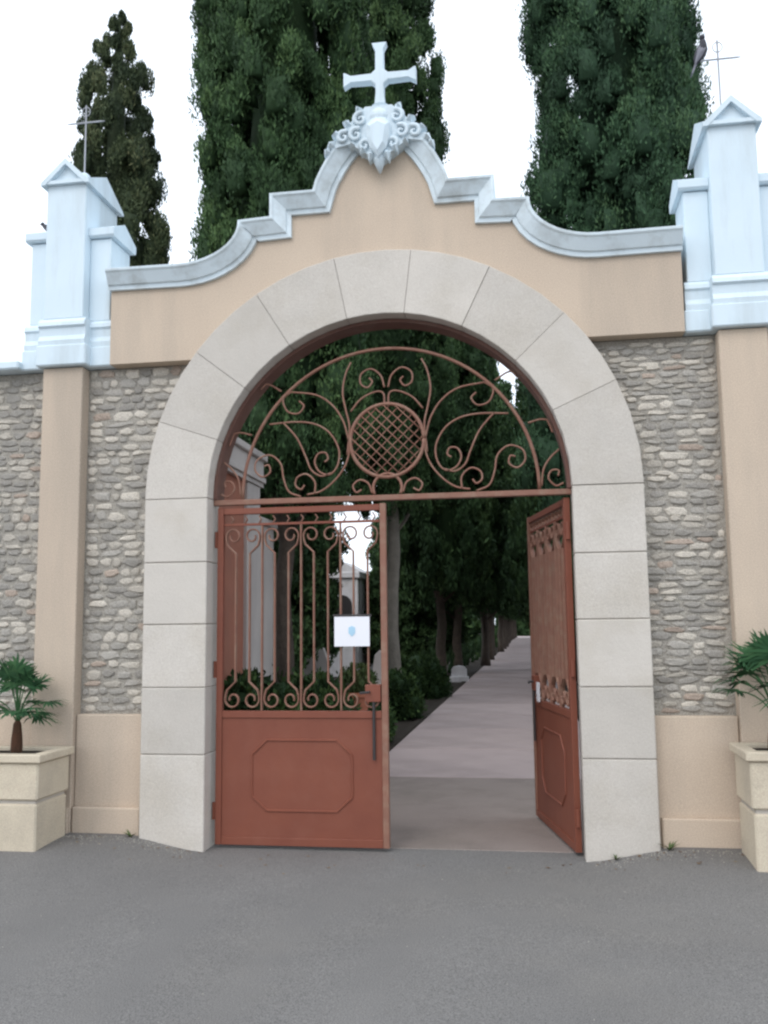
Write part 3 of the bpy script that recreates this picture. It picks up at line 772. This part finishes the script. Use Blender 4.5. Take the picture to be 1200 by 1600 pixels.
# the four trees that rise above the wall
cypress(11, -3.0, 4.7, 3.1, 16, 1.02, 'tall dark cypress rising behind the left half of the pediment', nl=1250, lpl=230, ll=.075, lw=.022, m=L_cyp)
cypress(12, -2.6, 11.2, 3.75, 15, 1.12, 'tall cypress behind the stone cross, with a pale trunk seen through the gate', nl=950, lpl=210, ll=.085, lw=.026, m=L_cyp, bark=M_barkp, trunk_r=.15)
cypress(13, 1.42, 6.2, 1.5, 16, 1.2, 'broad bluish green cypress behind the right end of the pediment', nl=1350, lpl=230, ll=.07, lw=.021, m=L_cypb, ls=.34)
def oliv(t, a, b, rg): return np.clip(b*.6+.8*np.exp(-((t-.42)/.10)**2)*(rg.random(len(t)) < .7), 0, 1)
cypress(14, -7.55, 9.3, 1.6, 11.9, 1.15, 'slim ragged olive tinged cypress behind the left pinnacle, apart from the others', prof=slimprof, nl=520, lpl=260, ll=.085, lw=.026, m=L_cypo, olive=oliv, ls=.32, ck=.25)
# avenue rows
ORD = ['first', 'second', 'third', 'fourth', 'fifth', 'sixth', 'seventh']
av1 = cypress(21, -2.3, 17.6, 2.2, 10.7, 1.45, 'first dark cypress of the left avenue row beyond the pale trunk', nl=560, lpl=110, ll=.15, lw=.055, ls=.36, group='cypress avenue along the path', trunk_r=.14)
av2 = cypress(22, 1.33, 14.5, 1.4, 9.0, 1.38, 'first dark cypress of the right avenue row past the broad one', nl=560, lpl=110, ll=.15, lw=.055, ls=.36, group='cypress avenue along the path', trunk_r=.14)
for side, av, y0, x0 in (('left', av1, 17.6, -2.3), ('right', av2, 14.5, 1.12)):
    for i in range(1, 15):
        lb = f'{ORD[i]} dark cypress of the {side} avenue row, counted away from the gate' if i < 6 else f'far cypress of the {side} row near the end of the path'
        copy_tree(av, (x0+(.47 if side == 'left' and i > 1 else 0)+rnd.uniform(-.15, .15), y0+5.6*i, 0), rnd.uniform(0, 6), lb, scale=(1.13, 1.13, rnd.uniform(.92, 1.06)))
back = [(-4.9, 8.2, .66, 'low cypress crown between the gatehouse wall and the first big trunk'), (-5.55, 12.6, .64, 'low cypress just in front of the low red wall'),
        (-8.2, 18.5, .6, 'low cypress behind the low red wall, left of the mausoleum'), (-3.95, 24.2, .6, 'low cypress right of the mausoleum'),
        (-9.5, 13.0, .5, 'low cypress far left beside the end of the red wall'), (-9.5, 25.0, .55, 'low cypress behind and left of the mausoleum'),
        (4.3, 9.5, .8, 'dark cypress behind the open gate leaf, outside the right row'), (4.6, 16.0, .8, 'dark cypress deeper in the right part, outside the right row'), (4.4, 23.0, .8, 'dark cypress furthest in the right part, outside the right row')]
for x_, y_, s_, lb in back:
    c = copy_tree(av1, (x_, y_, -1.2), rnd.uniform(0, 6), lb, scale=(1.0, 1.0, s_)); c['group'] = 'low cypresses behind the avenue'
for x_, y_, lb in ((-.9, 110, 'cypress standing square across the far end of the path'), (.6, 113, 'cypress right of the far end of the path'), (-2.6, 112, 'cypress left of the far end of the path')):
    c = copy_tree(av1, (x_, y_, -2.5), rnd.uniform(0, 6), lb, scale=(1.3, 1.3, .7)); c['group'] = 'cypresses at the far end of the path'
def wood(seed, x0, x1, y_, H, n):
    V, F, T = foliage(seed, 1.0, 1.0, lambda t: 1.0, n, 40, .45, .25, .9, up=.3)
    rg = np.random.default_rng(seed); r1, r2 = rg.random(n), rg.random(n); b1 = np.concatenate([np.repeat(r1, 160), np.repeat(r1, 8)]); b2 = np.concatenate([np.repeat(r2, 160), np.repeat(r2, 8)])
    V[:, 0] = V[:, 0]+x0+(x1-x0)*b1; V[:, 1] = V[:, 1]*.9+y_; V[:, 2] = V[:, 2]*.7+H*b2*(.8+.2*np.sin(b1*23))
    cv = [(x0+(x1-x0)*i/30, y_+dy, (-.2 if q == 0 else H*(.72+.1*math.sin(i*1.7)))) for i in range(31) for q, dy in ((0, -.3), (1, -.3), (1, .4), (0, .4))]
    cf = [(4*i+q, 4*i+(q+1) % 4, 4*i+4+(q+1) % 4, 4*i+4+q) for i in range(30) for q in range(4)]
    F = np.vstack([F, np.array(cf)+len(V)]); V = np.vstack([V, np.array(cv)]); T = np.concatenate([T, np.full(len(cv), .1)])
    o = tinted('wood', V, F, T, L_cyp, None); o['kind'] = 'stuff'; return o
tag(wood(61, -45, -3.6, 58, 4.0, 700), 'dark low wood beyond the graves left of the path', 'wood')
tag(wood(62, 6.5, 30, 22, 7.5, 500), 'dark wood beyond the graves right of the path', 'wood')

# ------------------------------------------------------------------ shrubs
def shrub(seed, x, y, H, R, label, m=L_shr, nl=130, lpl=90, ll=.07, lw=.04, squash=1.0, name='shrub'):
    p = thing(name, label, 'shrub', (x, y, 0), 0)
    pf = lambda t: max(.05, math.sin(PI*min(.98, .22+t*.78)))**.6
    V, F, T = foliage(seed, H, R, pf, nl, lpl, ll, lw, .22, up=.3, squash=squash)
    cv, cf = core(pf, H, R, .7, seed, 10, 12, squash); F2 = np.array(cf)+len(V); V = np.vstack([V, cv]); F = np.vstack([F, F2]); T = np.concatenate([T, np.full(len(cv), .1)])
    tinted('foliage', V, F, T, m, p)
    MB().tube([(0, 0, -.05), (0, 0, H*.5)], [.03, .02], 6).build('stem', M_bark, p)
    return p
shrub(31, -2.75, 2.35, 1.05, .42, 'rounded dark green shrub inside behind the left gate leaf')
shrub(32, -2.45, 3.9, .95, .40, 'dark shrub beside the path edge behind the notice board')
shrub(33, -2.35, 6.0, .55, .35, 'low dark shrub at the foot of the pale cypress trunk')
shrub(34, -2.45, 9.5, .7, .5, 'low dark bush along the left edge of the path')
shrub(35, -2.5, 14.0, .8, .6, 'dark bush further along the left edge of the path')
shrub(36, -3.7, 5.2, 1.3, .6, 'tall dark shrub beside the red walled house')
# continuous low hedge beyond
V, F, T = foliage(41, 1.0, 1.0, lambda t: 1.0, 500, 60, .10, .05, .3, up=.3)
rg = np.random.default_rng(5); bl = rg.random(500); base = np.concatenate([np.repeat(bl, 240), np.repeat(bl, 8)])
V[:, 0] = V[:, 0]*.45-2.75; V[:, 1] = V[:, 1]*.5+16+base*80; V[:, 2] = V[:, 2]*.75
o = tinted('hedge', V, F, T, L_shr, None); o['kind'] = 'stuff'; tag(o, 'low clipped planting running along the left side of the path', 'hedge')

# ------------------------------------------------------------------ gate house behind the left leaf
gh = thing('gate_house', 'small red walled gatehouse with pale cornice just inside the left side of the gate', 'building', (-3.02, 0, 0))
MB().box(-2.2, 0, .75, 3.5, -.1, 3.12, .0).build('wall', M_brick, gh)
MB().box(-2.1, .045, 3.08, 3.54, -.1, 3.118, .01).build('corner_pilaster', M_plaster, gh)
MB().prism_x([(.6, 3.121), (.6, 3.42), (3.62, 3.42), (3.62, 3.121)], -2.25, .06).build('cornice', M_plaster, gh)
MB().box(-2.28, .10, .58, 3.66, 3.421, 3.50, .01).build('roof_slab', M_plaster, gh)
MB().box(-2.25, .085, .60, 3.64, 3.17, 3.23, .006).build('cornice_band', M_plaster, gh)
nw = thing('garden_wall', 'grey plastered wall continuing behind the red gatehouse', 'wall', (-3.1, 0, 0))
MB().box(-.25, 0, 3.68, 4.55, -.1, 2.75, .01).build('wall_body', M_plaster, nw)
MB().box(-.29, .04, 3.69, 4.59, 2.751, 2.83, .008).build('capping', M_plaster, nw)

rw = thing('low_wall', 'low brownish red wall behind the tree trunks left of the path', 'wall', (-6, 14.5, 0))
MB().box(-5, .55, 0, .2, -.1, 1.75, .01).build('wall_body', M_brick, rw)
MB().box(-5.05, .60, -.05, .25, 1.751, 1.85, .01).build('capping', M_brick, rw)

# distant white mausoleum
ms = thing('mausoleum', 'pale distant mausoleum with a dark arched doorway seen through the left gate leaf', 'tomb', (-5.9, 22.6, 0))
MB().box(-.62, .5, 0, 2.6, -.1, 3.05, .01).build('wall', M_marble, ms)
MB().box(-.69, .57, -.08, 2.7, 3.051, 3.25, .02).build('cornice', M_marble, ms)
MB().prism([(-.69, 3.251), (.57, 3.251), (-.06, 3.62)], -.06, 2.6).build('pediment', M_marble, ms)
MB().prism([(-.34, 1.0), (.30, 1.0), (.30, 2.2)]+[(.32*math.cos(t)-.02, 2.2+.32*math.sin(t)) for t in np.linspace(.2, PI-.2, 8)]+[(-.34, 2.2)], -.03, .02).build('doorway', M_dark, ms)
MB().box(-.5, .46, -.25, -.001, -.1, .95, .01).build('step', M_marble, ms)

# tombs & headstones along the left edge
def headstone(x, y, w_, h_, m, label, kind=0):
    p = thing('headstone', label, 'gravestone', (x, y, 0), 0)
    if kind == 0:
        poly = [(-w_/2, .12), (w_/2, .12), (w_/2, h_*.75), (w_*.35, h_*.93), (0, h_), (-w_*.35, h_*.93), (-w_/2, h_*.75)]
        MB().prism(poly, -.05, .05, .008).build('slab', m, p)
    else:
        t_ = w_*.16
        poly = [(-t_, .12), (t_, .12), (t_, h_*.6), (w_/2, h_*.6), (w_/2, h_*.6+2*t_), (t_, h_*.6+2*t_), (t_, h_), (-t_, h_), (-t_, h_*.6+2*t_), (-w_/2, h_*.6+2*t_), (-w_/2, h_*.6), (-t_, h_*.6)]
        MB().prism(poly, -.04, .04, .006).build('cross', m, p)
    MB().box(-w_*.6, w_*.6, -.12, .12, -.08, .119, .01).build('base', m, p)
    return p
headstone(-2.25, 7.0, .26, .66, M_pink, 'narrow pinkish granite headstone beside the path, nearest the gate')
headstone(-2.45, 8.6, .22, 1.15, M_plaster, 'tall narrow grey gravestone beyond the pink one, beside the trunks')
headstone(-2.0, 19.5, .42, .42, M_marble, 'small white marble headstone shining at the left path edge far down the avenue')
headstone(-3.75, 9.5, .5, 1.25, M_plaster, 'worn grey headstone seen between the gate bars below the mausoleum')

pd = thing('stone_pedestal', 'low square stone pedestal under the terracotta pot beside the path', 'pedestal', (-2.05, 4.4, 0))
MB().box(-.15, .15, -.15, .15, -.08, .36, .01).build('block', M_plaster, pd)
MB().box(-.18, .18, -.18, .18, .361, .42, .008).build('top_slab', M_plaster, pd)
pt = thing('flower_pot', 'terracotta flower pot with greenery on a low stone pedestal behind the left gate leaf', 'pot', (-2.05, 4.4, .42))
MB().lathe([(.10, 0), (.16, .30), (.185, .31), (.185, .36), (.16, .36), (.15, .33), (.0, .33)], 16).build('pot', M_terra, pt)
V, F, T = foliage(51, .35, .17, lambda t: max(.1, math.sin(PI*(.2+.75*t))), 30, 40, .05, .03, .09, up=.5); V[:, 2] += .33
tinted('plant', V, F, T, L_weed, pt)

# small weeds at the wall foot
def weed(seed, x, y, h_, label):
    rg = random.Random(seed); vs, fs, ts = [], [], []
    for k in range(14):
        a = rg.uniform(0, 6.28); l_ = h_*rg.uniform(.5, 1.1); d = Vector((math.cos(a), math.sin(a)*.6-.15, 1.1)).normalized(); s_ = Vector((-math.sin(a), math.cos(a), 0))
        o = len(vs)
        for i in range(4):
            t = i/3; q = d*l_*t+Vector((math.cos(a), math.sin(a), -.6))*l_*.3*t*t; w_ = [.004, .006, .004, .0005][i]
            vs += [tuple(q-s_*w_), tuple(q+s_*w_)]; ts += [rg.random()]*2
        for i in range(3): fs.append((o+2*i, o+2*i+1, o+2*i+3, o+2*i+2))
    o = tinted('weed', vs, fs, ts, L_weed, None, (x, y, road_z(x, y))); return tag(o, label, 'weed')
weed(1, .80+.04, -.07, .09, 'tuft of weeds where the right jamb meets the right plinth')
weed(2, -2.84, -.07, .07, 'tuft of weeds where the left jamb meets the left plinth')
weed(3, .50, -.09, .05, 'small weed at the foot of the right jamb')

rg_ = random.Random(99); gv, gf = [], []
for k in range(1500):
    side = rg_.random() < .8
    x_ = rg_.uniform(-5, 3) if not side else (rg_.choice([rg_.uniform(-4, CX-RI-.05), rg_.uniform(CX+RI+.05, 2.2)]))
    y_ = (-.07-abs(rg_.gauss(0, .10))) if side else rg_.uniform(-4.5, -.2)
    r_ = rg_.uniform(.002, .006) if side else rg_.uniform(.0015, .0045); z_ = road_z(x_, y_)
    o_ = len(gv); gv += [(x_+r_*math.cos(a+rg_.uniform(-.4, .4)), y_+r_*math.sin(a), z_) for a in (0, 1.57, 3.14, 4.71)]+[(x_, y_, z_+r_*.8)]
    gf += [(o_+i, o_+(i+1) % 4, o_+4) for i in range(4)]
o = MB().add(gv, gf).build('grit', M_mort); o['kind'] = 'stuff'; tag(o, 'loose grit lying on the road, thickest along the foot of the wall', 'grit')
lv = leafmat('dry_leaf', (.10, .055, .03), (.16, .09, .045), (.22, .15, .07))
V_, F_, T_ = [], [], []
for k in range(90):
    x_ = rg_.choice([rg_.uniform(-3.9, CX-RI), rg_.uniform(CX+RI, 1.9), rg_.uniform(-3, 1)]); y_ = -.08-abs(rg_.gauss(0, .18)); a = rg_.uniform(0, 6.28); l_ = rg_.uniform(.008, .02)
    o_ = len(V_); z_ = road_z(x_, y_)+.003; t_ = rg_.random()
    for da, rr2, dz in ((0, 1, .003), (1.2, .45, .0), (3.14, 1, .004), (5.0, .45, .0)): V_.append((x_+l_*rr2*math.cos(a+da), y_+l_*rr2*math.sin(a+da), z_+dz)); T_.append(t_)
    F_.append((o_, o_+1, o_+2, o_+3))
o = tinted('fallen_leaves', V_, F_, T_, lv, None); o['kind'] = 'stuff'; tag(o, 'small dry leaves scattered along the foot of the wall', 'leaves')
